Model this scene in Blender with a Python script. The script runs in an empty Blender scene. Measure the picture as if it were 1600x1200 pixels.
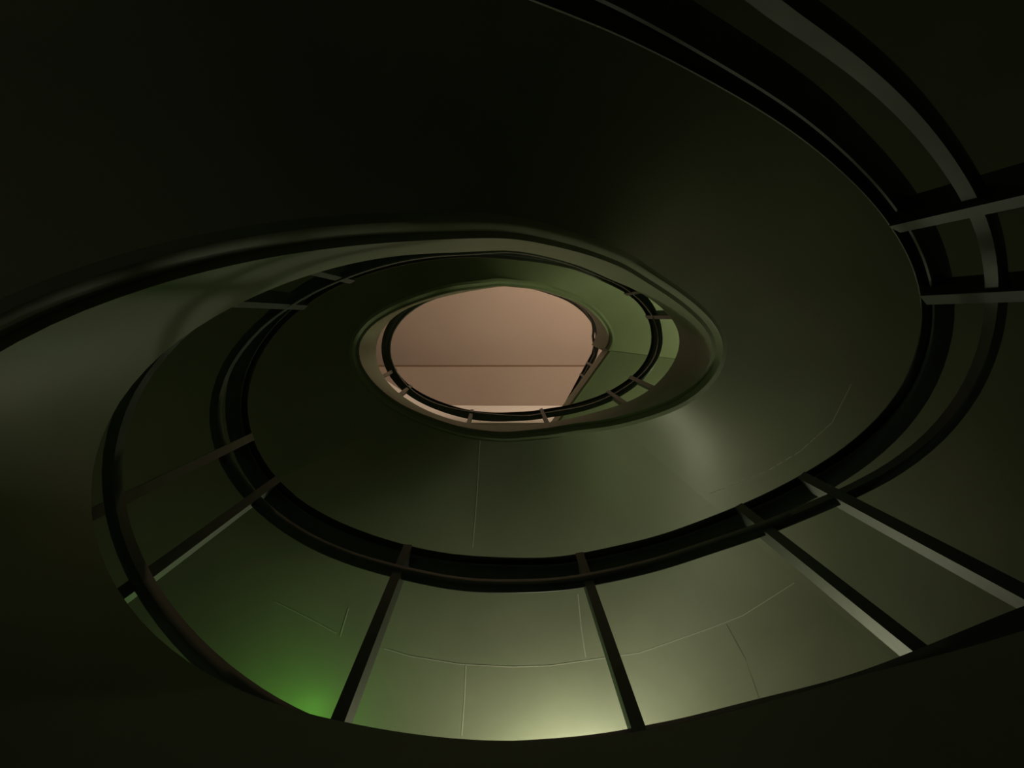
import bpy, bmesh, math
from mathutils import Matrix, Vector
from mathutils.bvhtree import BVHTree
# ---------------------------------------------------------------- camera
# World axes: X = picture right, Y = picture down, Z = up (the camera looks almost straight up the stairwell)
F_PX = 1600.84
R = [[0.9999238518612229, -0.0008035634791785965, 0.01231441288693592],
     [0.0, 0.997877739356783, 0.06511541519637386],
     [-0.01234060286270501, -0.06511045677870096, 0.997801752824204]]
C = bpy.context.scene.collection
cam = bpy.data.cameras.new('camera'); camo = bpy.data.objects.new('camera', cam); C.objects.link(camo)
cam.sensor_width = 36; cam.lens = 36 * F_PX / 1600; cam.clip_start = 0.02; cam.clip_end = 100
xa = Vector([R[i][0] for i in range(3)]); ya = -Vector([R[i][1] for i in range(3)]); za = -Vector([R[i][2] for i in range(3)])
camo.matrix_world = Matrix((xa, ya, za)).transposed().to_4x4()
sc = bpy.context.scene; sc.camera = camo
sc.view_settings.view_transform = 'Standard'; sc.view_settings.look = 'None'
sc.view_settings.gamma = 1; sc.view_settings.use_curve_mapping = False
sc.view_settings.exposure = 0.0
# ---------------------------------------------------------------- night air: almost no light of its own
w = bpy.data.worlds.new('world'); sc.world = w; w.use_nodes = True
w.node_tree.nodes['Background'].inputs[0].default_value = (0.8, 0.9, 0.7, 1)
w.node_tree.nodes['Background'].inputs[1].default_value = 0.002
PH0,DPH=-204.0,6.0
T_A=[(-0.4278,0.3776,-0.5357),(-0.4844,0.3234,-0.4538),(-0.5326,0.2593,-0.3719),(-0.5603,0.182,-0.2906),(-0.5548,0.0975,-0.21),(-0.5124,0.019,-0.1307),(-0.4446,-0.0429,-0.0529),(-0.3696,-0.0861,0.023),(-0.2994,-0.1157,0.0972),(-0.2359,-0.1362,0.1713),(-0.1787,-0.1494,0.2448),(-0.1297,-0.157,0.3174),(-0.0902,-0.1616,0.3887),(-0.0576,-0.1664,0.4582),(-0.0264,-0.1725,0.5256),(0.0064,-0.1794,0.5904),(0.0403,-0.186,0.6522),(0.0732,-0.1914,0.7106),(0.104,-0.1949,0.7644),(0.1328,-0.1963,0.8114),(0.1606,-0.1958,0.8531),(0.1884,-0.1937,0.8912),(0.217,-0.19,0.9272),(0.247,-0.1845,0.9628),(0.2782,-0.1776,0.9997),(0.3102,-0.1697,1.0394),(0.3436,-0.1611,1.0837),(0.3802,-0.1508,1.1341),(0.4222,-0.137,1.1927),(0.4698,-0.1176,1.2606),(0.5204,-0.0915,1.3356),(0.57,-0.0575,1.4152),(0.6133,-0.0135,1.4967),(0.6431,0.0424,1.5779),(0.652,0.1068,1.656),(0.638,0.1711,1.7287),(0.6073,0.2271,1.7934),(0.5697,0.2721,1.8476),(0.5311,0.308,1.89),(0.4921,0.3378,1.9235),(0.4525,0.3629,1.9496),(0.4134,0.3842,1.9694),(0.3756,0.4028,1.9841),(0.3393,0.4188,1.9949),(0.3048,0.4317,2.0031),(0.2721,0.442,2.0098),(0.2405,0.451,2.0162),(0.2078,0.4601,2.0235),(0.1725,0.469,2.0306),(0.1345,0.4756,2.0314),(0.0957,0.4783,2.0273),(0.058,0.4775,2.0203),(0.0211,0.4749,2.0125),(-0.0174,0.4719,2.006),(-0.0594,0.4684,2.0028),(-0.1054,0.4637,2.005),(-0.1556,0.4566,2.0146),(-0.2125,0.4465,2.0337),(-0.2785,0.4318,2.0634),(-0.3519,0.4094,2.1011),(-0.4255,0.3755,2.1458),(-0.4912,0.3271,2.1964),(-0.5408,0.2628,2.2522),(-0.5649,0.1844,2.312),(-0.555,0.0991,2.3751),(-0.5108,0.0189,2.4403),(-0.444,-0.0456,2.5068),(-0.3703,-0.0904,2.5737),(-0.3,-0.1194,2.6412),(-0.2356,-0.1391,2.7128),(-0.1777,-0.1535,2.7878),(-0.1281,-0.1634,2.8656),(-0.0877,-0.1695,2.9453),(-0.0538,-0.1735,3.0263),(-0.0219,-0.1769,3.1076),(0.0102,-0.1794,3.1886),(0.042,-0.1809,3.2685),(0.0723,-0.1821,3.3464),(0.101,-0.1834,3.4228),(0.1288,-0.1844,3.5005),(0.1566,-0.1848,3.5791),(0.1849,-0.1845,3.6577),(0.2146,-0.1836,3.7358),(0.2459,-0.1819,3.8125),(0.2784,-0.1785,3.8872),(0.311,-0.1726,3.9591),(0.3444,-0.1642,4.0275),(0.3814,-0.1531,4.0916),(0.4247,-0.139,4.1505),(0.4742,-0.1204,4.2039),(0.5258,-0.096,4.2528),(0.5742,-0.0629,4.2981),(0.615,-0.0179,4.341),(0.6437,0.0406,4.3825),(0.6542,0.1079,4.4237),(0.6424,0.1742,4.4657),(0.6121,0.2305,4.5095),(0.573,0.2745,4.5562),(0.5328,0.3097,4.6068),(0.493,0.3391,4.6616),(0.453,0.3636,4.7194),(0.4134,0.3841,4.7787),(0.3752,0.402,4.8384),(0.3388,0.4176,4.8971),(0.3043,0.4305,4.9535),(0.2717,0.441,5.0064),(0.2402,0.4505,5.0544),(0.2077,0.4598,5.0962),(0.1725,0.4681,5.1304),(0.1345,0.4743,5.1562),(0.0956,0.4781,5.1755),(0.0577,0.481,5.1899),(0.0206,0.4834,5.2014),(-0.0182,0.4846,5.2118),(-0.0608,0.4839,5.2229),(-0.1076,0.4808,5.2364),(-0.159,0.4744,5.2543),(-0.2169,0.463,5.2783),(-0.2835,0.4452,5.3089),(-0.3572,0.4191,5.3423),(-0.4318,0.3832,5.3782),(-0.5001,0.3345,5.4166),(-0.5546,0.2681,5.4575),(-0.5842,0.1835,5.5009),(-0.5763,0.0914,5.5468),(-0.5279,0.0094,5.5952),(-0.4529,-0.0512,5.6461),(-0.3729,-0.0915,5.6995),(-0.3006,-0.1187,5.7561),(-0.2367,-0.1378,5.8176),(-0.1794,-0.1508,5.8833),(-0.13,-0.1591,5.9522),(-0.0898,-0.1654,6.0232),(-0.0563,-0.1719,6.0954),(-0.0246,-0.1788,6.1678),(0.0077,-0.1846,6.2394),(0.0399,-0.1878,6.3093),(0.0704,-0.1887,6.3763),(0.0991,-0.1883,6.4402),(0.1266,-0.1873,6.5025),(0.154,-0.1859,6.5636),(0.1819,-0.1838,6.6237),(0.211,-0.1808,6.6832),(0.2414,-0.1762,6.7421),(0.2727,-0.1698,6.8008),(0.3045,-0.1619,6.8595),(0.3378,-0.153,6.9185),(0.3752,-0.1427,6.9779),(0.4186,-0.1292,7.0378),(0.4663,-0.1101,7.0978),(0.5146,-0.0849,7.1578),(0.5628,-0.0528,7.2178),(0.6124,-0.0101,7.2778),(0.6594,0.0471,7.3378),(0.6901,0.1159,7.3978),(0.6908,0.1847,7.4578),(0.661,0.2415,7.5178),(0.6144,0.2834,7.5778),(0.566,0.3158,7.6378),(0.5212,0.3438,7.6978),(0.4782,0.37,7.7578)]
T_COUT=[(-0.4274,0.377,-0.7985),(-0.484,0.3227,-0.7166),(-0.5321,0.2587,-0.6347),(-0.5597,0.1813,-0.5534),(-0.5542,0.0968,-0.4728),(-0.5118,0.0183,-0.3935),(-0.4439,-0.0436,-0.3157),(-0.3689,-0.087,-0.2398),(-0.2986,-0.1168,-0.1655),(-0.235,-0.1375,-0.0915),(-0.1775,-0.1513,-0.018),(-0.1279,-0.16,0.0546),(-0.0875,-0.1666,0.1259),(-0.0537,-0.1735,0.1954),(-0.0218,-0.1808,0.2628),(0.0108,-0.187,0.3276),(0.0432,-0.1907,0.3894),(0.0741,-0.1921,0.4478),(0.103,-0.1923,0.5016),(0.1309,-0.1918,0.5486),(0.1586,-0.1909,0.5903),(0.1869,-0.1894,0.6284),(0.2165,-0.187,0.6644),(0.2476,-0.1833,0.7001),(0.2798,-0.1778,0.7369),(0.3124,-0.1707,0.7767),(0.3456,-0.1621,0.8209),(0.3816,-0.1516,0.8713),(0.4231,-0.1376,0.9299),(0.4704,-0.118,0.9978),(0.5204,-0.0914,1.0728),(0.5692,-0.0568,1.1524),(0.6122,-0.0123,1.234),(0.6426,0.0433,1.3151),(0.6522,0.107,1.3932),(0.6383,0.1709,1.4659),(0.6076,0.2276,1.5306),(0.5708,0.2742,1.5848),(0.5329,0.3114,1.6272),(0.4936,0.3402,1.6607),(0.4527,0.3623,1.6868),(0.4123,0.3809,1.7066),(0.374,0.3978,1.7213),(0.3376,0.4128,1.7321),(0.3031,0.4253,1.7403),(0.2706,0.4361,1.747),(0.2393,0.4467,1.7534),(0.2072,0.4576,1.7608),(0.1722,0.4677,1.7679),(0.1344,0.4745,1.7686),(0.0956,0.4771,1.7645),(0.0579,0.4765,1.7575),(0.021,0.4749,1.7497),(-0.0174,0.4728,1.7432),(-0.0592,0.4688,1.74),(-0.1048,0.4623,1.7422),(-0.1549,0.4539,1.7518),(-0.2122,0.444,1.7709),(-0.2786,0.4301,1.8006),(-0.3524,0.4082,1.8383),(-0.4266,0.375,1.883),(-0.4933,0.3272,1.9337),(-0.5453,0.262,1.9894),(-0.5724,0.1814,2.0492),(-0.5637,0.0952,2.1123),(-0.5167,0.0176,2.1775),(-0.4447,-0.0417,2.244),(-0.3669,-0.0829,2.3109),(-0.2956,-0.1119,2.3785),(-0.2321,-0.133,2.45),(-0.175,-0.1474,2.525),(-0.1258,-0.1566,2.6028),(-0.0856,-0.1636,2.6825),(-0.052,-0.1708,2.7635),(-0.0204,-0.1784,2.8448),(0.0119,-0.1848,2.9258),(0.0441,-0.1886,3.0057),(0.0747,-0.1902,3.0836),(0.1034,-0.1904,3.16),(0.1311,-0.19,3.2377),(0.1585,-0.1892,3.3163),(0.1866,-0.1877,3.3949),(0.2158,-0.1852,3.473),(0.2463,-0.1812,3.5497),(0.2778,-0.1753,3.6244),(0.3097,-0.1679,3.6963),(0.3432,-0.1596,3.7647),(0.3809,-0.1502,3.8288),(0.4246,-0.1376,3.8877),(0.4728,-0.1187,3.9411),(0.5212,-0.0921,3.99),(0.567,-0.0573,4.0353),(0.6084,-0.0127,4.0782),(0.6395,0.0432,4.1197),(0.6512,0.1075,4.1609),(0.6387,0.1718,4.2029),(0.6076,0.2271,4.2467),(0.569,0.2708,4.2934),(0.5299,0.3061,4.344),(0.4912,0.3364,4.3988),(0.4522,0.3624,4.4566),(0.4133,0.3841,4.5159),(0.3753,0.4016,4.5756),(0.3386,0.4159,4.6343),(0.3038,0.4277,4.6907),(0.2711,0.4381,4.7436),(0.2398,0.4482,4.7916),(0.2075,0.4586,4.8334),(0.1724,0.4682,4.8676),(0.1344,0.4751,4.8934),(0.0957,0.4779,4.9127),(0.058,0.4775,4.9271),(0.0211,0.4758,4.9387),(-0.0174,0.4739,4.949),(-0.0595,0.4714,4.9601),(-0.1057,0.4673,4.9736),(-0.1568,0.4614,4.9915),(-0.2152,0.4533,5.0156),(-0.2826,0.4398,5.0461),(-0.3552,0.4158,5.0795),(-0.425,0.3779,5.1154),(-0.4857,0.3257,5.1538),(-0.5333,0.2597,5.1947),(-0.5598,0.1813,5.2381),(-0.5541,0.0968,5.284),(-0.5118,0.0183,5.3324),(-0.444,-0.0436,5.3833),(-0.3689,-0.087,5.4367),(-0.2986,-0.1167,5.4933),(-0.2351,-0.1375,5.5548),(-0.1776,-0.1513,5.6205),(-0.128,-0.16,5.6894),(-0.0875,-0.1666,5.7604),(-0.0538,-0.1734,5.8326),(-0.0219,-0.1807,5.905),(0.0105,-0.1868,5.9767),(0.0429,-0.1905,6.0465),(0.0737,-0.1918,6.1135),(0.1025,-0.1919,6.1774),(0.1302,-0.1913,6.2397),(0.1578,-0.1903,6.3008),(0.1859,-0.1887,6.3609),(0.2152,-0.1861,6.4204),(0.2458,-0.182,6.4793),(0.2773,-0.176,6.538),(0.3094,-0.1685,6.5967),(0.3429,-0.1602,6.6557),(0.3806,-0.1507,6.7151),(0.4244,-0.138,6.7751),(0.4725,-0.1191,6.8351),(0.521,-0.0924,6.8951),(0.5668,-0.0575,6.9551),(0.6082,-0.0129,7.0151),(0.6394,0.043,7.0751),(0.6511,0.1074,7.1351),(0.6386,0.1717,7.1951),(0.6075,0.227,7.2551),(0.569,0.2707,7.3151),(0.5299,0.3056,7.3751),(0.4912,0.3353,7.4351),(0.4518,0.3625,7.4951)]
T_CIN=[(-0.4268,0.3763,-0.7443),(-0.4832,0.3221,-0.6624),(-0.5312,0.2582,-0.5805),(-0.5588,0.1812,-0.4992),(-0.5533,0.0971,-0.4186),(-0.5111,0.0189,-0.3393),(-0.4434,-0.0428,-0.2615),(-0.3685,-0.0861,-0.1856),(-0.2983,-0.1158,-0.1113),(-0.2348,-0.1366,-0.0373),(-0.1774,-0.1503,0.0362),(-0.1278,-0.159,0.1088),(-0.0874,-0.1656,0.1801),(-0.0536,-0.1725,0.2496),(-0.0217,-0.1798,0.317),(0.0107,-0.1859,0.3818),(0.043,-0.1895,0.4436),(0.0737,-0.1908,0.502),(0.1025,-0.1909,0.5558),(0.1302,-0.1903,0.6028),(0.1577,-0.1893,0.6445),(0.1858,-0.1876,0.6826),(0.215,-0.185,0.7186),(0.2454,-0.1808,0.7542),(0.277,-0.1749,0.7911),(0.3096,-0.1679,0.8308),(0.3437,-0.1601,0.8751),(0.3809,-0.1504,0.9255),(0.4235,-0.1367,0.9841),(0.4717,-0.1173,1.052),(0.5217,-0.0912,1.127),(0.569,-0.0568,1.2066),(0.6103,-0.0123,1.2881),(0.64,0.0436,1.3693),(0.6503,0.1079,1.4474),(0.6374,0.1722,1.5201),(0.6066,0.2268,1.5848),(0.5675,0.2684,1.639),(0.5271,0.3005,1.6814),(0.4873,0.328,1.7149),(0.4477,0.3518,1.741),(0.4085,0.3718,1.7608),(0.3707,0.3888,1.7755),(0.3347,0.4041,1.7863),(0.3008,0.4177,1.7945),(0.2687,0.4292,1.8012),(0.2375,0.4391,1.8076),(0.2052,0.4487,1.8149),(0.1703,0.4578,1.822),(0.1329,0.4646,1.8228),(0.0948,0.4678,1.8187),(0.0577,0.4679,1.8117),(0.021,0.4665,1.8039),(-0.0172,0.4643,1.7974),(-0.0587,0.4606,1.7942),(-0.1039,0.4545,1.7964),(-0.1537,0.4465,1.806),(-0.2106,0.4373,1.8251),(-0.2762,0.4245,1.8548),(-0.3483,0.403,1.8925),(-0.4215,0.369,1.9372),(-0.4894,0.3212,1.9878),(-0.5427,0.2587,2.0436),(-0.5689,0.1825,2.1034),(-0.5574,0.0998,2.1665),(-0.5089,0.0231,2.2317),(-0.4378,-0.0379,2.2982),(-0.3627,-0.0817,2.3651),(-0.2935,-0.1122,2.4326),(-0.2309,-0.1335,2.5042),(-0.174,-0.1476,2.5792),(-0.1247,-0.1566,2.657),(-0.0846,-0.1635,2.7367),(-0.0511,-0.1706,2.8177),(-0.0196,-0.1781,2.899),(0.0126,-0.1844,2.98),(0.0447,-0.1882,3.0599),(0.0752,-0.1897,3.1378),(0.1038,-0.1899,3.2142),(0.1314,-0.1894,3.2919),(0.1588,-0.1885,3.3705),(0.1868,-0.187,3.4491),(0.2159,-0.1845,3.5272),(0.2464,-0.1805,3.6039),(0.2777,-0.1746,3.6786),(0.3097,-0.1672,3.7505),(0.3431,-0.1589,3.8189),(0.3808,-0.1494,3.883),(0.4244,-0.1368,3.9419),(0.4724,-0.1179,3.9953),(0.5207,-0.0914,4.0442),(0.5664,-0.0566,4.0895),(0.6076,-0.0122,4.1324),(0.6387,0.0435,4.1739),(0.6503,0.1075,4.2151),(0.6379,0.1714,4.2571),(0.6069,0.2265,4.3009),(0.5684,0.2701,4.3476),(0.5293,0.3053,4.3982),(0.4907,0.3356,4.453),(0.4517,0.3616,4.5108),(0.4129,0.3832,4.5701),(0.3749,0.4007,4.6298),(0.3383,0.415,4.6885),(0.3035,0.4268,4.7449),(0.2709,0.4372,4.7978),(0.2395,0.4473,4.8458),(0.2072,0.4577,4.8876),(0.1721,0.4673,4.9218),(0.1343,0.4741,4.9476),(0.0956,0.477,4.9669),(0.058,0.4766,4.9813),(0.0211,0.4748,4.9928),(-0.0173,0.4729,5.0032),(-0.0594,0.4704,5.0143),(-0.1056,0.4663,5.0278),(-0.1567,0.4605,5.0457),(-0.215,0.4523,5.0697),(-0.2823,0.4388,5.1003),(-0.3548,0.4149,5.1337),(-0.4245,0.3771,5.1696),(-0.485,0.325,5.208),(-0.5324,0.2593,5.2489),(-0.5589,0.1811,5.2923),(-0.5532,0.097,5.3382),(-0.5111,0.0189,5.3866),(-0.4434,-0.0428,5.4375),(-0.3685,-0.0861,5.4909),(-0.2983,-0.1158,5.5475),(-0.2348,-0.1366,5.609),(-0.1774,-0.1503,5.6747),(-0.1278,-0.159,5.7436),(-0.0874,-0.1656,5.8146),(-0.0536,-0.1725,5.8868),(-0.0217,-0.1798,5.9592),(0.0107,-0.1859,6.0308),(0.043,-0.1895,6.1007),(0.0737,-0.1909,6.1677),(0.1025,-0.1909,6.2316),(0.1302,-0.1903,6.2939),(0.1578,-0.1893,6.355),(0.1859,-0.1877,6.4151),(0.2151,-0.1851,6.4746),(0.2457,-0.181,6.5335),(0.2771,-0.1751,6.5922),(0.3091,-0.1676,6.6509),(0.3427,-0.1592,6.7099),(0.3804,-0.1498,6.7693),(0.4241,-0.137,6.8292),(0.4721,-0.1182,6.8892),(0.5204,-0.0916,6.9492),(0.5662,-0.0568,7.0092),(0.6074,-0.0123,7.0692),(0.6385,0.0433,7.1292),(0.6502,0.1074,7.1892),(0.6377,0.1713,7.2492),(0.6068,0.2264,7.3092),(0.5683,0.27,7.3692),(0.5293,0.3049,7.4292),(0.4906,0.3346,7.4892),(0.4513,0.3617,7.5492)]
T_DIN=[(-0.426,0.3751,-1.4136),(-0.4822,0.3211,-1.3316),(-0.53,0.2575,-1.2498),(-0.5574,0.1809,-1.1684),(-0.552,0.0974,-1.0879),(-0.51,0.0197,-1.0085),(-0.4426,-0.0416,-0.9307),(-0.3679,-0.0848,-0.8548),(-0.2978,-0.1145,-0.7806),(-0.2344,-0.1352,-0.7066),(-0.1772,-0.149,-0.6331),(-0.1276,-0.1577,-0.5604),(-0.0871,-0.1643,-0.4892),(-0.0533,-0.1712,-0.4196),(-0.0215,-0.1785,-0.3522),(0.0109,-0.1846,-0.2874),(0.0431,-0.1882,-0.2256),(0.0737,-0.1896,-0.1672),(0.1024,-0.1896,-0.1135),(0.1301,-0.1891,-0.0664),(0.1576,-0.1881,-0.0247),(0.1857,-0.1865,0.0133),(0.2149,-0.1839,0.0494),(0.2453,-0.1799,0.085),(0.2767,-0.174,0.1219),(0.3086,-0.1666,0.1616),(0.3421,-0.1583,0.2058),(0.3798,-0.149,0.2562),(0.4233,-0.1366,0.3148),(0.4711,-0.1182,0.3828),(0.519,-0.0922,0.4578),(0.5643,-0.0582,0.5373),(0.6051,-0.0147,0.6189),(0.6357,0.0397,0.7),(0.6467,0.1017,0.7782),(0.6335,0.1627,0.8508),(0.6017,0.2147,0.9155),(0.5627,0.2565,0.9698),(0.5239,0.292,1.0122),(0.4862,0.3243,1.0457),(0.4485,0.3535,1.0717),(0.411,0.3782,1.0915),(0.3739,0.3977,1.1062),(0.3375,0.4126,1.1171),(0.3025,0.4249,1.1252),(0.2695,0.4362,1.1319),(0.2377,0.4474,1.1384),(0.2052,0.4585,1.1457),(0.17,0.4687,1.1528),(0.1322,0.4762,1.1536),(0.0934,0.4796,1.1494),(0.0557,0.4798,1.1424),(0.0187,0.4786,1.1347),(-0.02,0.4775,1.1282),(-0.0625,0.4761,1.125),(-0.1092,0.4732,1.1272),(-0.1604,0.4671,1.1368),(-0.2171,0.4555,1.1559),(-0.2796,0.435,1.1855),(-0.345,0.4035,1.2232),(-0.4071,0.3621,1.2679),(-0.461,0.3121,1.3186),(-0.5026,0.2527,1.3743),(-0.5252,0.1827,1.4342),(-0.5187,0.1063,1.4972),(-0.4794,0.0335,1.5625),(-0.4174,-0.0264,1.629),(-0.3489,-0.071,1.6959),(-0.2834,-0.1028,1.7634),(-0.2221,-0.125,1.8349),(-0.1658,-0.1398,1.91),(-0.1172,-0.1494,1.9877),(-0.0778,-0.1568,2.0675),(-0.045,-0.1645,2.1484),(-0.0141,-0.1725,2.2298),(0.0175,-0.1792,2.3108),(0.049,-0.1834,2.3906),(0.0789,-0.1853,2.4686),(0.1071,-0.1858,2.545),(0.1343,-0.1856,2.6227),(0.1613,-0.185,2.7012),(0.189,-0.1837,2.7799),(0.2178,-0.1814,2.858),(0.2479,-0.1776,2.9347),(0.279,-0.1719,3.0094),(0.3107,-0.1646,3.0813),(0.344,-0.1565,3.1496),(0.3815,-0.1472,3.2137),(0.425,-0.1346,3.2727),(0.4727,-0.116,3.3261),(0.5207,-0.0896,3.3749),(0.5661,-0.055,3.4203),(0.6071,-0.0109,3.4632),(0.6379,0.0444,3.5047),(0.6494,0.1078,3.5459),(0.6369,0.1712,3.5879),(0.6061,0.2259,3.6316),(0.5676,0.2693,3.6783),(0.5286,0.3045,3.729),(0.49,0.3346,3.7838),(0.4512,0.3605,3.8415),(0.4124,0.3821,3.9009),(0.3745,0.3995,3.9605),(0.338,0.4138,4.0192),(0.3032,0.4255,4.0757),(0.2705,0.4359,4.1285),(0.2391,0.446,4.1765),(0.2068,0.4564,4.2184),(0.1719,0.466,4.2525),(0.1342,0.4728,4.2784),(0.0957,0.4756,4.2976),(0.0581,0.4752,4.3121),(0.0212,0.4734,4.3236),(-0.0172,0.4715,4.334),(-0.0593,0.469,4.345),(-0.1055,0.4649,4.3586),(-0.1565,0.4591,4.3765),(-0.2148,0.4509,4.4005),(-0.282,0.4374,4.4311),(-0.3543,0.4137,4.4644),(-0.4237,0.376,4.5003),(-0.4839,0.3241,4.5387),(-0.5311,0.2586,4.5796),(-0.5575,0.1809,4.623),(-0.5519,0.0973,4.6689),(-0.51,0.0197,4.7173),(-0.4426,-0.0416,4.7682),(-0.3679,-0.0848,4.8216),(-0.2978,-0.1145,4.8782),(-0.2344,-0.1352,4.9398),(-0.1771,-0.1489,5.0055),(-0.1276,-0.1576,5.0743),(-0.0871,-0.1642,5.1454),(-0.0532,-0.1711,5.2176),(-0.0214,-0.1784,5.29),(0.0109,-0.1845,5.3616),(0.0431,-0.1881,5.4314),(0.0737,-0.1895,5.4984),(0.1025,-0.1895,5.5623),(0.1302,-0.1889,5.6246),(0.1577,-0.1879,5.6857),(0.1858,-0.1863,5.7459),(0.2149,-0.1837,5.8053),(0.2454,-0.1796,5.8643),(0.2768,-0.1737,5.923),(0.3088,-0.1662,5.9817),(0.3423,-0.1579,6.0406),(0.38,-0.1484,6.1),(0.4236,-0.1357,6.16),(0.4715,-0.1169,6.22),(0.5197,-0.0904,6.28),(0.5652,-0.0557,6.34),(0.6063,-0.0115,6.4),(0.6372,0.0438,6.46),(0.6488,0.1074,6.52),(0.6364,0.1708,6.58),(0.6056,0.2256,6.64),(0.5673,0.269,6.7),(0.5284,0.3038,6.76),(0.4898,0.3334,6.82),(0.4505,0.3605,6.88)]
T_F=[(-0.3989,0.3401,-1.5334),(-0.4489,0.2912,-1.4514),(-0.4908,0.2362,-1.3696),(-0.5148,0.1738,-1.2882),(-0.5113,0.1083,-1.2077),(-0.4764,0.0469,-1.1283),(-0.4173,-0.0046,-1.0505),(-0.3484,-0.0441,-0.9746),(-0.282,-0.0729,-0.9004),(-0.2224,-0.0928,-0.8264),(-0.1686,-0.1056,-0.7529),(-0.1205,-0.1139,-0.6802),(-0.0788,-0.1208,-0.609),(-0.0433,-0.128,-0.5394),(-0.012,-0.1352,-0.472),(0.0175,-0.1409,-0.4072),(0.0463,-0.144,-0.3454),(0.0745,-0.1452,-0.287),(0.102,-0.1452,-0.2333),(0.1289,-0.1447,-0.1863),(0.1556,-0.1437,-0.1445),(0.1826,-0.1421,-0.1065),(0.2102,-0.1397,-0.0704),(0.2384,-0.136,-0.0348),(0.2675,-0.1305,0.0021),(0.2981,-0.1233,0.0418),(0.3314,-0.1149,0.086),(0.3688,-0.1055,0.1364),(0.41,-0.0937,0.195),(0.453,-0.077,0.263),(0.4952,-0.0535,0.338),(0.5351,-0.0225,0.4175),(0.5707,0.0156,0.4991),(0.5966,0.0595,0.5802),(0.6062,0.1069,0.6584),(0.5961,0.1541,0.731),(0.5698,0.1978,0.7957),(0.5353,0.2362,0.85),(0.4989,0.2691,0.8924),(0.4629,0.2966,0.9259),(0.4269,0.319,0.9519),(0.3908,0.3373,0.9717),(0.3556,0.3533,0.9864),(0.3217,0.368,0.9973),(0.2889,0.3812,1.0054),(0.2569,0.393,1.0121),(0.2253,0.4041,1.0186),(0.1938,0.4149,1.0259),(0.1618,0.4244,1.033),(0.1288,0.4305,1.0338),(0.0948,0.4327,1.0296),(0.0599,0.4319,1.0226),(0.0235,0.4294,1.0149),(-0.0149,0.426,1.0084),(-0.0558,0.4216,1.0052),(-0.1002,0.4166,1.0074),(-0.15,0.4114,1.017),(-0.2075,0.4055,1.0361),(-0.2724,0.3954,1.0657),(-0.3411,0.376,1.1034),(-0.4072,0.3436,1.1481),(-0.4631,0.2979,1.1988),(-0.502,0.241,1.2545),(-0.5183,0.1773,1.3144),(-0.5084,0.1119,1.3774),(-0.4718,0.0505,1.4427),(-0.4144,-0.0021,1.5092),(-0.3476,-0.0432,1.5761),(-0.2821,-0.0729,1.6436),(-0.2225,-0.0933,1.7151),(-0.1688,-0.1066,1.7902),(-0.121,-0.1152,1.8679),(-0.0797,-0.122,1.9477),(-0.0445,-0.1289,2.0286),(-0.0134,-0.1358,2.11),(0.0159,-0.1412,2.191),(0.0444,-0.1442,2.2708),(0.0724,-0.1451,2.3488),(0.0996,-0.1448,2.4252),(0.1262,-0.144,2.5029),(0.1527,-0.1427,2.5814),(0.1793,-0.1408,2.6601),(0.2065,-0.138,2.7382),(0.2344,-0.1339,2.8149),(0.2632,-0.128,2.8896),(0.2934,-0.1204,2.9614),(0.3264,-0.1116,3.0298),(0.3633,-0.1016,3.0939),(0.4039,-0.0891,3.1529),(0.4468,-0.072,3.2063),(0.4904,-0.0489,3.2551),(0.5327,-0.0194,3.3005),(0.5693,0.0167,3.3434),(0.5935,0.0589,3.3849),(0.6005,0.1052,3.4261),(0.5907,0.1528,3.4681),(0.5683,0.199,3.5118),(0.5378,0.2405,3.5585),(0.5027,0.2747,3.6092),(0.4655,0.3012,3.664),(0.4282,0.3227,3.7217),(0.3919,0.3415,3.7811),(0.357,0.3588,3.8407),(0.3231,0.3747,3.8994),(0.2902,0.3888,3.9559),(0.258,0.401,4.0087),(0.2263,0.4122,4.0567),(0.1948,0.4229,4.0986),(0.1627,0.4323,4.1327),(0.1295,0.4395,4.1586),(0.095,0.4444,4.1778),(0.0593,0.4468,4.1923),(0.0224,0.4472,4.2038),(-0.0168,0.4468,4.2142),(-0.059,0.446,4.2252),(-0.1045,0.4431,4.2388),(-0.1547,0.4361,4.2567),(-0.2114,0.4241,4.2807),(-0.2741,0.4057,4.3113),(-0.3394,0.3795,4.3446),(-0.4034,0.3449,4.3805),(-0.4629,0.3011,4.4189),(-0.5122,0.2453,4.4598),(-0.5408,0.1764,4.5032),(-0.5385,0.1003,4.5491),(-0.5019,0.029,4.5975),(-0.4379,-0.0263,4.6484),(-0.3614,-0.0628,4.7018),(-0.2876,-0.0861,4.7584),(-0.2241,-0.103,4.82),(-0.17,-0.1167,4.8857),(-0.1227,-0.1276,4.9545),(-0.0815,-0.1366,5.0256),(-0.0462,-0.1448,5.0978),(-0.0148,-0.152,5.1702),(0.0153,-0.1564,5.2418),(0.0454,-0.1572,5.3116),(0.0749,-0.156,5.3786),(0.103,-0.1551,5.4425),(0.1299,-0.1547,5.5048),(0.1565,-0.154,5.5659),(0.1837,-0.1523,5.6261),(0.2117,-0.1492,5.6855),(0.2405,-0.1447,5.7445),(0.27,-0.1386,5.8032),(0.3008,-0.1313,5.8619),(0.3342,-0.1231,5.9208),(0.3715,-0.1137,5.9802),(0.4125,-0.1011,6.0402),(0.455,-0.083,6.1002),(0.4967,-0.0581,6.1602),(0.5364,-0.0262,6.2202),(0.5719,0.0124,6.2802),(0.5977,0.0568,6.3402),(0.6072,0.1046,6.4002),(0.597,0.1523,6.4602),(0.5707,0.1965,6.5202),(0.5362,0.2353,6.5802),(0.4999,0.2686,6.6402),(0.464,0.2966,6.7002),(0.4284,0.3213,6.7602)]
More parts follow.
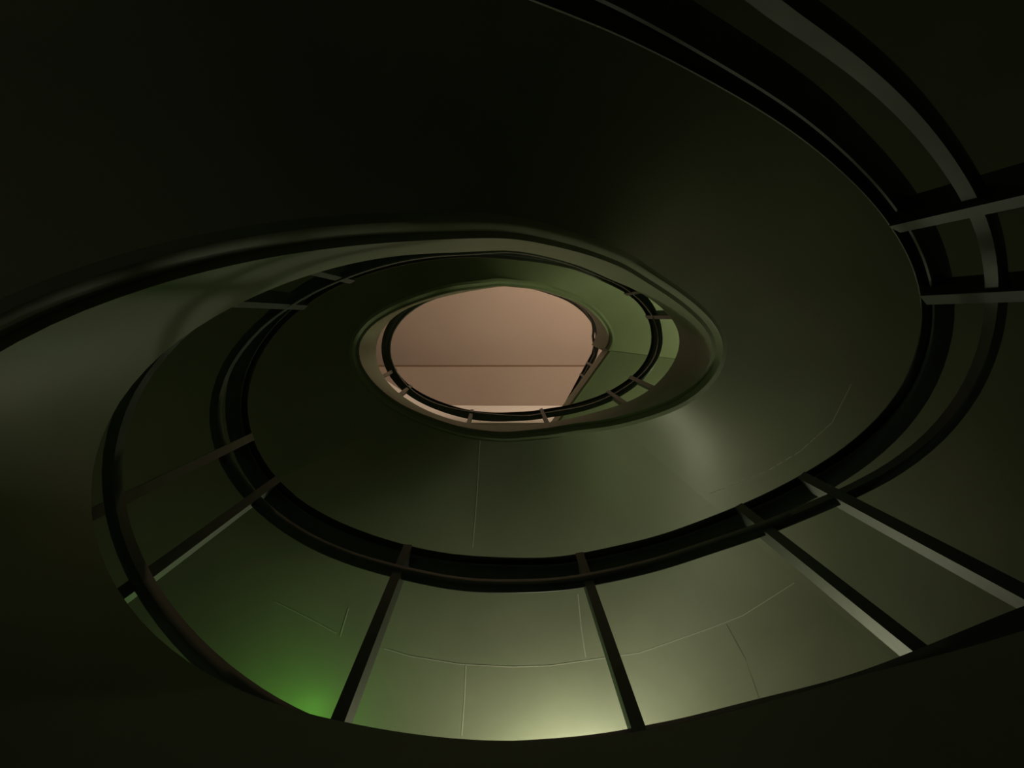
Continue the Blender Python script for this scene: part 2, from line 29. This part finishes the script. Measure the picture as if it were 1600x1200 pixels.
T_E=[(-0.4001,0.3416,-2.1391),(-0.4504,0.2925,-2.0571),(-0.4925,0.2371,-1.9753),(-0.5166,0.1741,-1.8939),(-0.513,0.1079,-1.8134),(-0.4779,0.0457,-1.7341),(-0.4183,-0.0062,-1.6562),(-0.3492,-0.0459,-1.5803),(-0.2827,-0.0746,-1.5061),(-0.2229,-0.0946,-1.4321),(-0.169,-0.1075,-1.3586),(-0.1208,-0.1158,-1.286),(-0.0792,-0.1226,-1.2147),(-0.0438,-0.1298,-1.1451),(-0.0124,-0.1371,-1.0777),(0.0172,-0.1427,-1.0129),(0.0462,-0.1459,-0.9511),(0.0745,-0.1471,-0.8928),(0.102,-0.1471,-0.839),(0.129,-0.1466,-0.792),(0.1557,-0.1456,-0.7502),(0.1828,-0.144,-0.7122),(0.2104,-0.1416,-0.6761),(0.2387,-0.1378,-0.6405),(0.2679,-0.1323,-0.6037),(0.2985,-0.1251,-0.5639),(0.3319,-0.1167,-0.5197),(0.3693,-0.1073,-0.4693),(0.4106,-0.0954,-0.4107),(0.4538,-0.0787,-0.3427),(0.4962,-0.055,-0.2677),(0.5364,-0.0238,-0.1882),(0.5722,0.0146,-0.1066),(0.5984,0.0591,-0.0255),(0.6081,0.1073,0.0526),(0.598,0.1553,0.1253),(0.5716,0.1996,0.19),(0.5369,0.2384,0.2443),(0.5006,0.2718,0.2867),(0.4647,0.3003,0.3202),(0.4289,0.3242,0.3462),(0.3931,0.344,0.366),(0.3578,0.3603,0.3807),(0.3234,0.3737,0.3916),(0.29,0.385,0.3997),(0.2575,0.3953,0.4064),(0.2258,0.4055,0.4128),(0.1941,0.4157,0.4202),(0.1619,0.4246,0.4273),(0.1287,0.4307,0.428),(0.0946,0.4331,0.4239),(0.0596,0.4325,0.4169),(0.0233,0.4308,0.4091),(-0.0153,0.4289,0.4026),(-0.0565,0.4264,0.3995),(-0.1013,0.4224,0.4016),(-0.1513,0.4164,0.4112),(-0.2085,0.4082,0.4303),(-0.2724,0.3955,0.46),(-0.3384,0.374,0.4977),(-0.3999,0.3402,0.5424),(-0.4529,0.2936,0.5931),(-0.4944,0.2362,0.6488),(-0.5182,0.1712,0.7087),(-0.5149,0.1036,0.7717),(-0.48,0.041,0.8369),(-0.4201,-0.0103,0.9035),(-0.3502,-0.0479,0.9703),(-0.2829,-0.0741,1.0379),(-0.2226,-0.0924,1.1094),(-0.1687,-0.1056,1.1844),(-0.1207,-0.1157,1.2622),(-0.0792,-0.1243,1.342),(-0.0438,-0.1319,1.4229),(-0.0124,-0.1385,1.5043),(0.0172,-0.1434,1.5853),(0.0462,-0.1462,1.6651),(0.0746,-0.1474,1.7431),(0.1022,-0.1478,1.8195),(0.1294,-0.1478,1.8971),(0.1564,-0.1474,1.9757),(0.1836,-0.1463,2.0544),(0.2114,-0.1443,2.1324),(0.2402,-0.1411,2.2092),(0.27,-0.1366,2.2839),(0.3009,-0.1296,2.3557),(0.3332,-0.1192,2.4241),(0.3684,-0.1052,2.4882),(0.4069,-0.0887,2.5472),(0.4475,-0.0696,2.6006),(0.489,-0.0466,2.6494),(0.5316,-0.0184,2.6947),(0.5728,0.0163,2.7376),(0.6038,0.0587,2.7792),(0.6151,0.1078,2.8204),(0.6042,0.1588,2.8623),(0.5765,0.2052,2.9061),(0.5399,0.2424,2.9528),(0.5007,0.2706,3.0035),(0.4618,0.293,3.0583),(0.4244,0.3125,3.116),(0.3889,0.33,3.1754),(0.3548,0.345,3.235),(0.3214,0.3576,3.2937),(0.2881,0.3684,3.3501),(0.2556,0.3787,3.403),(0.224,0.3894,3.451),(0.1925,0.4,3.4929),(0.1604,0.4089,3.527),(0.1273,0.4154,3.5529),(0.0935,0.4209,3.5721),(0.0591,0.4259,3.5866),(0.0233,0.4289,3.5981),(-0.015,0.4289,3.6085),(-0.0563,0.4264,3.6195),(-0.1011,0.4218,3.6331),(-0.1503,0.4138,3.651),(-0.2056,0.4006,3.675),(-0.2667,0.3825,3.7055),(-0.3304,0.3604,3.7389),(-0.393,0.3316,3.7748),(-0.4549,0.2911,3.8132),(-0.514,0.2352,3.8541),(-0.5557,0.1651,3.8975),(-0.5584,0.0896,3.9434),(-0.5146,0.021,3.9918),(-0.4408,-0.0322,4.0427),(-0.3614,-0.07,4.0961),(-0.2908,-0.0972,4.1527),(-0.2299,-0.1168,4.2143),(-0.175,-0.13,4.28),(-0.1256,-0.1386,4.3488),(-0.0831,-0.146,4.4199),(-0.0474,-0.1535,4.4921),(-0.0154,-0.1596,4.5645),(0.0158,-0.1623,4.6361),(0.0466,-0.1622,4.7059),(0.076,-0.1617,4.7729),(0.1036,-0.1618,4.8368),(0.1304,-0.1618,4.8991),(0.1571,-0.1611,4.9602),(0.1845,-0.1591,5.0204),(0.2127,-0.1556,5.0798),(0.2417,-0.1505,5.1387),(0.2715,-0.1441,5.1974),(0.3024,-0.1368,5.2562),(0.3358,-0.1283,5.3151),(0.3731,-0.1175,5.3745),(0.4143,-0.1027,5.4345),(0.457,-0.0834,5.4945),(0.4992,-0.0587,5.5545),(0.5411,-0.0272,5.6145),(0.5828,0.0128,5.6745),(0.6197,0.0613,5.7345),(0.6413,0.1146,5.7945),(0.6385,0.1662,5.8545),(0.6109,0.2109,5.9145),(0.5691,0.2477,5.9745),(0.5255,0.2787,6.0345),(0.4853,0.3054,6.0945),(0.4474,0.3293,6.1545)]
POSTS=[-28.7, -13.9, 20.9, 35.6, 86.2, 134.7, 160.0, 168.1, 190.2, 198.4, 335.5, 349.6, 376.9, 390.0, 437.9, 489.8, 518.8, 527.2]
PI = math.pi
def unproj(u, v, z):
    d = [R[i][0]*(u-800) + R[i][1]*(v-600) + R[i][2]*F_PX for i in range(3)]
    return Vector((d[0]/d[2]*z, d[1]/d[2]*z, z))
def lut(T, ph):
    x = (ph-PH0)/DPH; i = int(math.floor(x)); i = max(0, min(len(T)-2, i)); t = x-i
    g = lambda k: Vector(T[max(0, min(len(T)-1, k))])
    a, b, c, d = g(i-1), g(i), g(i+1), g(i+2)
    return 0.5*(2*b + (c-a)*t + (2*a-5*b+4*c-d)*t*t + (3*b-a-3*c+d)*t**3)
def normal(ph):                       # outward horizontal normal of the well edge
    a = lut(T_F, ph-9); b = lut(T_F, ph+9); t = b-a; n = Vector((t.y, -t.x, 0)); n.normalize(); return n
def zf(ph): return lut(T_F, ph).z
WC = (0.129, 0.107)
WA, WB = 1.98, 1.72                   # plan of the outer wall, an ellipse about WC
def wall_pt(ph, z=0, grow=0):
    a = math.radians(ph); return Vector((WC[0]+(WA+grow)*math.cos(a), WC[1]+(WB+grow)*math.sin(a), z))
# ---------------------------------------------------------------- materials
def mat(name, col, rough=0.5, spec=0.5, metal=0.0, noise=None, bump=0.0, scale=6.0, emit=None, es=0):
    m = bpy.data.materials.new(name); m.use_nodes = True; nt = m.node_tree; b = nt.nodes['Principled BSDF']
    b.inputs['Base Color'].default_value = (*col, 1); b.inputs['Roughness'].default_value = rough
    b.inputs['Specular IOR Level'].default_value = spec; b.inputs['Metallic'].default_value = metal
    tc = nt.nodes.new('ShaderNodeTexCoord'); n = nt.nodes.new('ShaderNodeTexNoise')
    n.inputs['Scale'].default_value = scale; n.inputs['Detail'].default_value = 6
    nt.links.new(tc.outputs['Object'], n.inputs['Vector'])
    if noise:
        r = nt.nodes.new('ShaderNodeValToRGB'); r.color_ramp.elements[0].position = 0.3; r.color_ramp.elements[1].position = 0.7
        r.color_ramp.elements[0].color = (*[c*(1-noise) for c in col], 1); r.color_ramp.elements[1].color = (*[min(1, c*(1+noise*0.5)) for c in col], 1)
        nt.links.new(n.outputs['Fac'], r.inputs['Fac']); nt.links.new(r.outputs['Color'], b.inputs['Base Color'])
    if bump:
        n2 = nt.nodes.new('ShaderNodeTexNoise'); n2.inputs['Scale'].default_value = scale*12; n2.inputs['Detail'].default_value = 4
        nt.links.new(tc.outputs['Object'], n2.inputs['Vector'])
        bp = nt.nodes.new('ShaderNodeBump'); bp.inputs['Strength'].default_value = bump; bp.inputs['Distance'].default_value = 0.002
        nt.links.new(n2.outputs['Fac'], bp.inputs['Height']); nt.links.new(bp.outputs['Normal'], b.inputs['Normal'])
    if emit:
        b.inputs['Emission Color'].default_value = (*emit, 1); b.inputs['Emission Strength'].default_value = es
    return m
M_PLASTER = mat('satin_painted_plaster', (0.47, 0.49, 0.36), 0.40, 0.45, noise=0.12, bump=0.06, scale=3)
M_SEAM = mat('filled_joint', (0.85, 0.82, 0.70), 0.5, 0.4)
M_FASCIA = mat('painted_stringer', (0.49, 0.53, 0.38), 0.5, 0.4, noise=0.10, bump=0.08, scale=4)
M_RAIL = mat('dark_handrail', (0.008, 0.008, 0.009), 0.32, 0.5)
M_STEEL = mat('grey_painted_steel', (0.10, 0.125, 0.12), 0.45, 0.5, noise=0.2, scale=20)
M_CEIL = mat('ceiling_paint', (0.35, 0.285, 0.24), 0.8, 0.2, noise=0.05, scale=1.5)
M_WHITE = mat('white_paint', (0.85, 0.80, 0.76), 0.7, 0.2)
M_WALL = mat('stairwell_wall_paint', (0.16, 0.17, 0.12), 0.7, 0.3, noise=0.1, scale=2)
M_FLOOR = mat('dark_terrazzo', (0.12, 0.12, 0.11), 0.4, 0.5, noise=0.4, scale=40)
# ---------------------------------------------------------------- helpers
def mesh_obj(name, verts, faces, m, parent=None, smooth=True, mi=None, auto=None):
    me = bpy.data.meshes.new(name); me.from_pydata([tuple(v) for v in verts], [], faces)
    for x in (m if isinstance(m, list) else [m]): me.materials.append(x)
    if mi: me.polygons.foreach_set('material_index', mi)
    bm = bmesh.new(); bm.from_mesh(me); bmesh.ops.recalc_face_normals(bm, faces=bm.faces); bm.to_mesh(me); bm.free()
    me.polygons.foreach_set('use_smooth', [smooth]*len(me.polygons))
    if smooth: 
        try: me.set_sharp_from_angle(angle=math.radians(auto or 35))
        except Exception: pass
    o = bpy.data.objects.new(name, me); C.objects.link(o)
    if parent: o.parent = parent
    return o
def thing(name, label, cat, group=None, loc=(0, 0, 0)):
    o = bpy.data.objects.new(name, None); C.objects.link(o); o.empty_display_size = 0.1; o.location = loc
    o['label'] = label; o['category'] = cat
    if group: o['group'] = group
    return o
def sweep(sections, closed=True):     # sections: list of rings (lists of Vectors); returns verts, faces incl. caps
    n = len(sections[0]); vs = [v for s in sections for v in s]; fs = []
    for i in range(len(sections)-1):
        for j in range(n if closed else n-1):
            k = (j+1) % n; fs.append((i*n+j, i*n+k, (i+1)*n+k, (i+1)*n+j))
    if closed:
        fs.append(tuple(range(n))); L = (len(sections)-1)*n; fs.append(tuple(L+j for j in reversed(range(n))))
    return vs, fs
def frange(a, b, s):
    n = max(1, int(round((b-a)/s))); return [a+(b-a)*i/n for i in range(n+1)]
def up(v, h): return Vector((v.x, v.y, v.z+h))
def box_bm(bm, c, ax, ay, az, sx, sy, sz):
    vs = []
    for i in (-1, 1):
        for j in (-1, 1):
            for k in (-1, 1): vs.append(bm.verts.new(c + ax*(i*sx/2) + ay*(j*sy/2) + az*(k*sz/2)))
    for f in ((0,1,3,2),(4,6,7,5),(0,4,5,1),(2,3,7,6),(0,2,6,4),(1,5,7,3)): bm.faces.new([vs[q] for q in f])
def bm_obj(name, bm, m, parent=None, bevel=0):
    bmesh.ops.recalc_face_normals(bm, faces=bm.faces)
    if bevel: bmesh.ops.bevel(bm, geom=bm.edges[:], offset=bevel, segments=2, affect='EDGES')
    me = bpy.data.meshes.new(name); bm.to_mesh(me); bm.free(); me.materials.append(m)
    o = bpy.data.objects.new(name, me); C.objects.link(o)
    if parent: o.parent = parent
    return o
def struct(o): o['kind'] = 'structure'; return o
# ---------------------------------------------------------------- the setting
ZF, ZC = -1.9, 9.2
def ring(z, grow=0, n=96): return [wall_pt(360*i/n, z, grow) for i in range(n)]
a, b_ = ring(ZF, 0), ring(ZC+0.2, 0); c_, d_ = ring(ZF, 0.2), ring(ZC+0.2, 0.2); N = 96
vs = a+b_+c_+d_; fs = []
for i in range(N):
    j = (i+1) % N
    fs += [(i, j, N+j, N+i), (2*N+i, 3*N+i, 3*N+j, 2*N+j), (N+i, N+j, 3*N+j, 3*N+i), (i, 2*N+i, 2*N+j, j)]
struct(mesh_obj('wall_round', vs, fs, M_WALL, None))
vs = ring(ZF, 0.2)+ring(ZF-0.2, 0.2)
fs = [tuple(range(N)), tuple(N+i for i in reversed(range(N)))]+[(i, (i+1) % N, N+(i+1) % N, N+i) for i in range(N)]
struct(mesh_obj('floor', vs, fs, M_FLOOR, None, smooth=False))
# ceiling in two levels with a step between them
ys = unproj(780, 570.5, ZC).y; STEP = 0.3
X0, X1, Y0, Y1 = -2.1, 2.4, -1.9, 2.1
vs = [(X0,Y0,ZC),(X1,Y0,ZC),(X1,ys,ZC),(X0,ys,ZC),(X0,ys,ZC-STEP),(X1,ys,ZC-STEP),(X1,Y1,ZC-STEP),(X0,Y1,ZC-STEP),
      (X0,Y0,ZC+.2),(X1,Y0,ZC+.2),(X1,Y1,ZC+.2),(X0,Y1,ZC+.2)]
fs = [(0,1,2,3),(3,2,5,4),(4,5,6,7),(8,9,10,11),(0,8,9,1),(7,6,10,11),(1,9,10,6,5,2),(0,3,4,7,11,8)]
struct(mesh_obj('ceiling', vs, fs, M_CEIL, None, smooth=False))
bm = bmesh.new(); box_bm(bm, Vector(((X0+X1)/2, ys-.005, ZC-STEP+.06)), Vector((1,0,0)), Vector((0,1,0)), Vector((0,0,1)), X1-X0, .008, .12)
struct(bm_obj('shade_strip_1', bm, mat('brown_step_shade', (0.16, 0.10, 0.06), 0.6, 0.3)))  # shade on the ceiling step's face, put in as a brown strip
# white wall of the top storey, curved at its left end, seen under the lower ceiling
zt, zb = ZC-STEP, 7.45
pts = [(520, 470), (550, 530), (575, 565), (600, 592), (630, 612), (660, 626), (690, 633), (760, 634), (880, 634), (1000, 634), (1100, 634)]
top = [unproj(u, v, zt) for u, v in pts]
vs, fs = [], []
for i, p in enumerate(top):
    q = top[min(i+1, len(top)-1)] - top[max(i-1, 0)]; nn = Vector((-q.y, q.x, 0)).normalized()
    if nn.y < 0: nn = -nn
    vs += [p, Vector((p.x, p.y, zb)), Vector((p.x+nn.x*.12, p.y+nn.y*.12, zb)), Vector((p.x+nn.x*.12, p.y+nn.y*.12, zt))]
for i in range(len(top)-1):
    for j in range(4): k = (j+1) % 4; fs.append((i*4+j, i*4+k, i*4+4+k, i*4+4+j))
fs += [(0,1,2,3), tuple(len(vs)-4+j for j in (3,2,1,0))]
struct(mesh_obj('wall_upper', vs, fs, M_WHITE, None))
# ---------------------------------------------------------------- stair bodies
HE = 0.606
def seam_pt(u, v, bvh):               # point of the underside at the joint
    d = unproj(u, v, 1.0).normalized(); hit = bvh.ray_cast(Vector((0, 0, 0)), d); return hit[0]
SEAMS = [[(750,688),(745,780),(738,864)], [(903,928),(908,980),(916,1032)],
  [(600,1013),(640,1025),(720,1038),(800,1042),(860,1040),(916,1032),(1000,1020),(1100,985),(1160,962),(1250,905)],
  [(728,1040),(726,1090),(721,1156)], [(1135,975),(1165,1030),(1188,1098)], [(430,940),(490,970),(530,992)], [(545,950),(530,1000)],
  [(1330,600),(1300,660),(1250,705),(1200,735),(1100,775)]]
def body(name, label, cat, p0, p1, seams=()):
    t = thing(name, label, cat, 'flights and landings of the winding stair', loc=tuple(lut(T_E, (p0+p1)/2)))
    inv = Matrix.Translation(-Vector(t.location))
    L = frange(p0, p1, 2.0); nr = 10
    # slab: underside strip, outer side, top; cross-section ring
    secs = []
    for ph in L:
        e = lut(T_E, ph); o = wall_pt(ph, e.z, 0.0); n = (Vector((o.x, o.y, 0))-Vector((e.x, e.y, 0)))
        e2 = e + n.normalized()*0.012
        s = [e2 + (o-e2)*(i/nr) for i in range(nr+1)] + [up(o, 0.42), up(e2 + (o-e2)*0.05, 0.42)]
        secs.append(s)
    vs, fs = sweep(secs); mi = [0]*len(fs)
    bvh = BVHTree.FromPolygons(vs, fs)
    for sm in seams:
        fine = []
        for i in range(len(sm)-1):
            for k in range(10): t_ = k/10; fine.append(seam_pt(sm[i][0]*(1-t_)+sm[i+1][0]*t_, sm[i][1]*(1-t_)+sm[i+1][1]*t_, bvh))
        fine = [p for p in fine if p is not None]
        for i in range(len(fine)-1):
            a, b = fine[i], fine[i+1]; d = (b-a).normalized(); s = Vector((-d.y, d.x, 0))*0.0016; dn = Vector((0, 0, -0.0012))
            k = len(vs); vs += [a+s+dn, a-s+dn, b-s+dn, b+s+dn]; fs.append((k, k+1, k+2, k+3)); mi.append(1)
    mesh_obj('soffit', [inv @ v for v in vs], fs, [M_PLASTER, M_SEAM], t, mi=mi)
    # stringer: the upright inner face that carries the railing, with its foot lip and shadow gap
    lip, fac = [], []
    for ph in L:
        e = lut(T_E, ph); f = lut(T_F, ph); n = normal(ph)
        lip.append([e + n*0.012, e, up(e, 0.006)-n*0.004, up(e, 0.036)-n*0.011, up(e, 0.040)-n*0.008, up(e, 0.040)+n*0.012])
        b0 = up(e, 0.039) - n*0.021
        m1 = b0.lerp(f, 0.3); m2 = b0.lerp(f, 0.7)
        fac.append([b0, m1, m2, f, f+n*0.13, up(f, -0.2)+n*0.13, up(b0, 0.2)+n*0.08, b0+n*0.024])
    for nm, ss, m in (('foot_lip', lip, M_FASCIA), ('stringer', fac, M_FASCIA)):
        vs, fs = sweep(ss); o = mesh_obj(nm, [inv @ v for v in vs], fs, m, t)
    return t
body('stair_flight', 'lowest dark stair flight, closest to the viewer, running out of the frame at the right', 'stair flight', -204, 45)
body('stair_landing', 'black unlit landing along the bottom edge of the picture, in front of the lit soffit', 'stair landing', 45, 150)
body('stair_flight', 'middle stair flight with the dark soffit filling the upper left and a lit greenish stringer', 'stair flight', 150, 405, SEAMS[7:])
body('stair_landing', 'landing with the broad greenish soffit lit by a white and a green glow', 'stair landing', 405, 510, SEAMS[:7])
body('stair_flight', 'topmost stair flight around the pinkish opening, small dark curved soffit', 'stair flight', 510, 729)
# top landing with its straight diagonal edge
ZL = zf(729)
c0 = lut(T_E, 729); ze = c0.z
pA = unproj(955, 547, ze); pB = unproj(868, 668, ze)
def upto_wall(p, d):
    s = 0
    while ((p.x+d.x*s-WC[0])/WA)**2 + ((p.y+d.y*s-WC[1])/WB)**2 < 1 and s < 5: s += 0.01
    return p + d*s
dd = (pB-pA); dd.z = 0; dd.normalize(); pW = upto_wall(pA, dd)
aW = math.degrees(math.atan2((pW.y-WC[1])/WB, (pW.x-WC[0])/WA))
aS = 729-720
outer = [wall_pt(x, ze, 0) for x in frange(aW, aS, -3)]
edge = [c0, pA, pA.lerp(pW, .1), pA.lerp(pW, .3), pA.lerp(pW, .6), pW]
t = thing('stair_landing', 'upper landing with a straight slanting edge beside the pinkish opening', 'stair landing', 'flights and landings of the winding stair', loc=tuple(pA))
inv = Matrix.Translation(-pA)
def resample(P, m):
    D = [0]
    for i in range(1, len(P)): D.append(D[-1]+(P[i]-P[i-1]).length)
    out = []
    for k in range(m):
        d = D[-1]*k/(m-1); i = 0
        while i < len(P)-2 and D[i+1] < d: i += 1
        out.append(P[i].lerp(P[i+1], (d-D[i])/max(D[i+1]-D[i], 1e-6)))
    return out
ns = Vector((-dd.y, dd.x, 0))
if ns.x < 0: ns = -ns
M = 30
Ea = resample([pA+ns*.01, pW+ns*.01], M); Eb = resample(list(reversed(outer)), M)
secs = []
for p, q in zip(Ea, Eb): secs.append([p.lerp(q, k/8) for k in range(9)] + [up(q, .4), up(p, .4)])
vs, fs = sweep(secs); mesh_obj('soffit', [inv @ v for v in vs], fs, M_PLASTER, t)
ns = Vector((-dd.y, dd.x, 0)); 
if ns.x < 0: ns = -ns
def edge_sweep(lst):
    secs = []
    for i, p in enumerate(edge):
        secs.append([p + ns*o + Vector((0, 0, h)) for o, h in lst])
    return sweep(secs)
M_BEIGE = M_FASCIA
for nm, lst, m in (('foot_lip', [(.01,0),(0,0),(-.004,.006),(-.006,.022),(-.004,.026),(.01,.026)], M_FASCIA),                    ('stringer', [(-.009,.026),(.02,ZL-ze),(.13,ZL-ze),(.13,.026)], M_FASCIA)):
    vs, fs = edge_sweep(lst); mesh_obj(nm, [inv @ v for v in vs], fs, m, t)
# ---------------------------------------------------------------- railings
def rail_ring(inner, n, w, h, r=0.003):   # inner = upper inner edge; rounded rectangle outward w, downward h
    P = []
    for (ox, oz, sx, sz) in ((0,0,1,-1),(w,0,-1,-1),(w,-h,-1,1),(0,-h,1,1)):
        c = inner + n*ox + Vector((0,0,oz))
        if (ox == 0) == (oz == 0): P += [c+Vector((0,0,sz*r)), c+n*(sx*r)]
        else: P += [c+n*(sx*r), c+Vector((0,0,sz*r))]
    return P
def swept_rail(name, fn, L, w, h, m, t, inv, r=0.003):
    vs, fs = sweep([rail_ring(fn(ph), normal(ph), w, h, r) for ph in L])
    return mesh_obj(name, [inv @ v for v in vs], fs, m, t, auto=50)
def railing(label, p0, p1, posts):
    t = thing('stair_railing', label, 'railing', 'steel railings around the open well', loc=tuple(lut(T_F, (p0+p1)/2)))
    inv = Matrix.Translation(-Vector(t.location)); L = frange(p0, p1, 2.0)
    swept_rail('handrail', lambda p: lut(T_A, p), L, 0.042, 0.022, M_RAIL, t, inv, 0.009)
    swept_rail('top_rail', lambda p: up(lut(T_A, p), -0.026)+normal(p)*0.010, L, 0.034, 0.014, M_STEEL, t, inv)
    swept_rail('middle_rail', lambda p: lut(T_CIN, p), L, 0.016, 0.04, M_STEEL, t, inv)
    swept_rail('bottom_rail', lambda p: lut(T_DIN, p), L, 0.016, 0.04, M_STEEL, t, inv)
    for ph in posts:
        f = lut(T_F, ph); n = normal(ph); a = lut(T_A, ph); cc = lut(T_CIN, ph); s = Vector((-n.y, n.x, 0))
        z0, z1 = f.z-0.03, a.z-0.036
        b = Vector((a.x, a.y, 0)) + n*0.001
        prof = [(-.009, z0), (.030, z0), (.030, z1), (-.009, z1)]
        vs = []
        for sg in (-.008, .008):
            for o, z in prof: vs.append(b + n*o + s*sg + Vector((0, 0, z)) - t.location)
        m = len(prof); fs = [tuple(range(m)), tuple(m+i for i in reversed(range(m)))] + [(i, (i+1) % m, m+(i+1) % m, m+i) for i in range(m)]
        mesh_obj('post', vs, fs, M_STEEL, t, smooth=False)
    return t
railing('large railing with paired posts, nearest the viewer, leaving the frame at top and right', -150, 30, POSTS[:3])
railing('wide railing whose black posts stand against the lit soffit at the bottom and left', 30, 186, POSTS[3:8])
railing('thin dark railing curving across the top of the middle ring, two short posts at left', 186, 340, POSTS[8:11])
railing('small railing around the lower rim of the pinkish opening', 340, 560, POSTS[11:])
railing('topmost railing, only its shiny ends showing beside the pinkish opening', 560, 722, [])
# railing along the straight edge of the upper landing
hz = lut(T_A, 731).z
q0 = lut(T_A, 731); q1 = unproj(924, 552, hz); q2 = unproj(881, 632, hz); q3 = q2 + (q2-q1)*2.2
pts = [q0, q1, q1.lerp(q2, .5), q2, q2.lerp(q3, .3), q3]
t = thing('stair_railing', 'straight dark railing slanting along the edge of the upper landing', 'railing', 'steel railings around the open well', loc=tuple(q1)); inv = Matrix.Translation(-q1)
def straight(name, dz, off, w, h, m, start):
    secs = [rail_ring(start, normal(722), w, h, 0.003)] + [rail_ring(p + ns*off + Vector((0,0,dz)), ns, w, h, 0.003) for p in pts[1:]]
    vs, fs = sweep(secs); return mesh_obj(name, [inv @ v for v in vs], fs, m, t, auto=50)
straight('handrail', 0, 0, .042, .032, M_RAIL, lut(T_A, 722)); straight('top_rail', -.026, .010, .034, .014, M_STEEL, up(lut(T_A, 722), -.026)+normal(722)*.010)
straight('middle_rail', -.21, 0, .016, .04, M_STEEL, lut(T_CIN, 722)); straight('bottom_rail', -.88, 0, .016, .04, M_STEEL, lut(T_DIN, 722))
for (u, v) in ((917, 567), (907, 585)):
    p = unproj(u, v, hz); bm = bmesh.new(); z0, z1 = ZL-.05, hz-.03
    box_bm(bm, Vector((p.x, p.y, (z0+z1)/2)) + ns*.008 - q1, dd, ns, Vector((0,0,1)), .016, .036, z1-z0); bm_obj('post', bm, M_STEEL, t, .0015)
# ---------------------------------------------------------------- lamps (out of view; the last is an added fill lamp)
def wall_lamp(name, label, ang, z, out, col, power, size, emitcol, group=None, length=0.5, vert=0):
    wp = wall_pt(ang, z); a = math.radians(ang); nrm = Vector((-math.cos(a)/WA, -math.sin(a)/WB, 0)).normalized(); tg = Vector((-nrm.y, nrm.x, 0)); Z = Vector((0,0,1))
    t = thing(name, label, 'lamp', group, loc=tuple(wp))
    bm = bmesh.new(); box_bm(bm, nrm*0.02, tg, nrm, Z, length*.6, .04, .07); bm_obj('back_plate', bm, M_STEEL, t, .004)
    bm = bmesh.new(); box_bm(bm, nrm*(out*.5+.02), tg, nrm, Z, .03, out, .02); bm_obj('arm', bm, M_STEEL, t, .003)
    bm = bmesh.new(); box_bm(bm, nrm*(out+.02), tg, nrm, Z, length, .06, .05)
    g = mat(name+'_diffuser', (.8,.8,.8), .4, emit=emitcol, es=0.02 if name == 'sconce' else power*0.02); bm_obj('diffuser', bm, g, t, .012)
    if vert:                                      # an upright tube: light along its whole length
        for o in list(t.children): bpy.data.objects.remove(o)
        bm = bmesh.new(); box_bm(bm, nrm*0.015-Z*vert/2, tg, nrm, Z, .07, .03, vert+.1); bm_obj('back_plate', bm, M_STEEL, t, .004)
        bm = bmesh.new(); box_bm(bm, nrm*0.055-Z*vert/2, tg, nrm, Z, .045, .045, vert); bm_obj('diffuser', bm, g, t, .012)
        for k, q in ((0, .80), (.5, .08), (1, .12)):
            l = bpy.data.lights.new(name+'_light', 'POINT'); l.shadow_soft_size = size; l.energy = power*q; l.color = col
            lo = bpy.data.objects.new(name+'_light', l); C.objects.link(lo); lo.location = wp + nrm*(out+.08) - Z*vert*k
        return t
    l = bpy.data.lights.new(name+'_light', 'AREA' if name == 'sconce' else 'POINT'); l.energy = power; l.color = col
    if name == 'sconce': l.size = size*2
    else: l.shadow_soft_size = size
    lo = bpy.data.objects.new(name+'_light', l); C.objects.link(lo)
    lo.location = wp + nrm*(out+.14)
    if name == 'sconce': lo.rotation_euler = (PI, 0, 0); lo.location = wp + nrm*(out+.02) + Z*.08
    return t
wall_lamp('tube_lamp', 'upright white tube lamp on the wall behind the lower landing', 87, 3.27, .0, (1,1,.70), 8.6, .06, (1,1,.8), vert=.8)
wall_lamp('green_lamp', 'green glowing emergency lamp on the wall behind the lower landing', 118, 3.4, .03, (.25,1,.08), 0.6, .05, (.3,1,.15), length=.3)
wall_lamp('tube_lamp', 'short tube lamp on the wall behind the middle landing', 40, 5.3, .12, (.85,1,.5), 9.0, .05, (1,1,.8))
wall_lamp('sconce', 'warm uplight sconce at the right of the upper landing', 60, 7.4, .2, (1,.77,.56), 38.0, .15, (1,.8,.6))
wall_lamp('sconce', 'warm uplight sconce on the wall above the topmost flight', 300, 7.2, .2, (1,.77,.58), 54.0, .15, (1,.8,.6))
wall_lamp('fill_lamp', 'dim added fill lamp low on the outer wall beside the lowest flight', 225, 0.0, .05, (1,1,.75), .65, .05, (1,1,.8), length=.2)  # unseen fill, added to lift the dark soffit at upper left
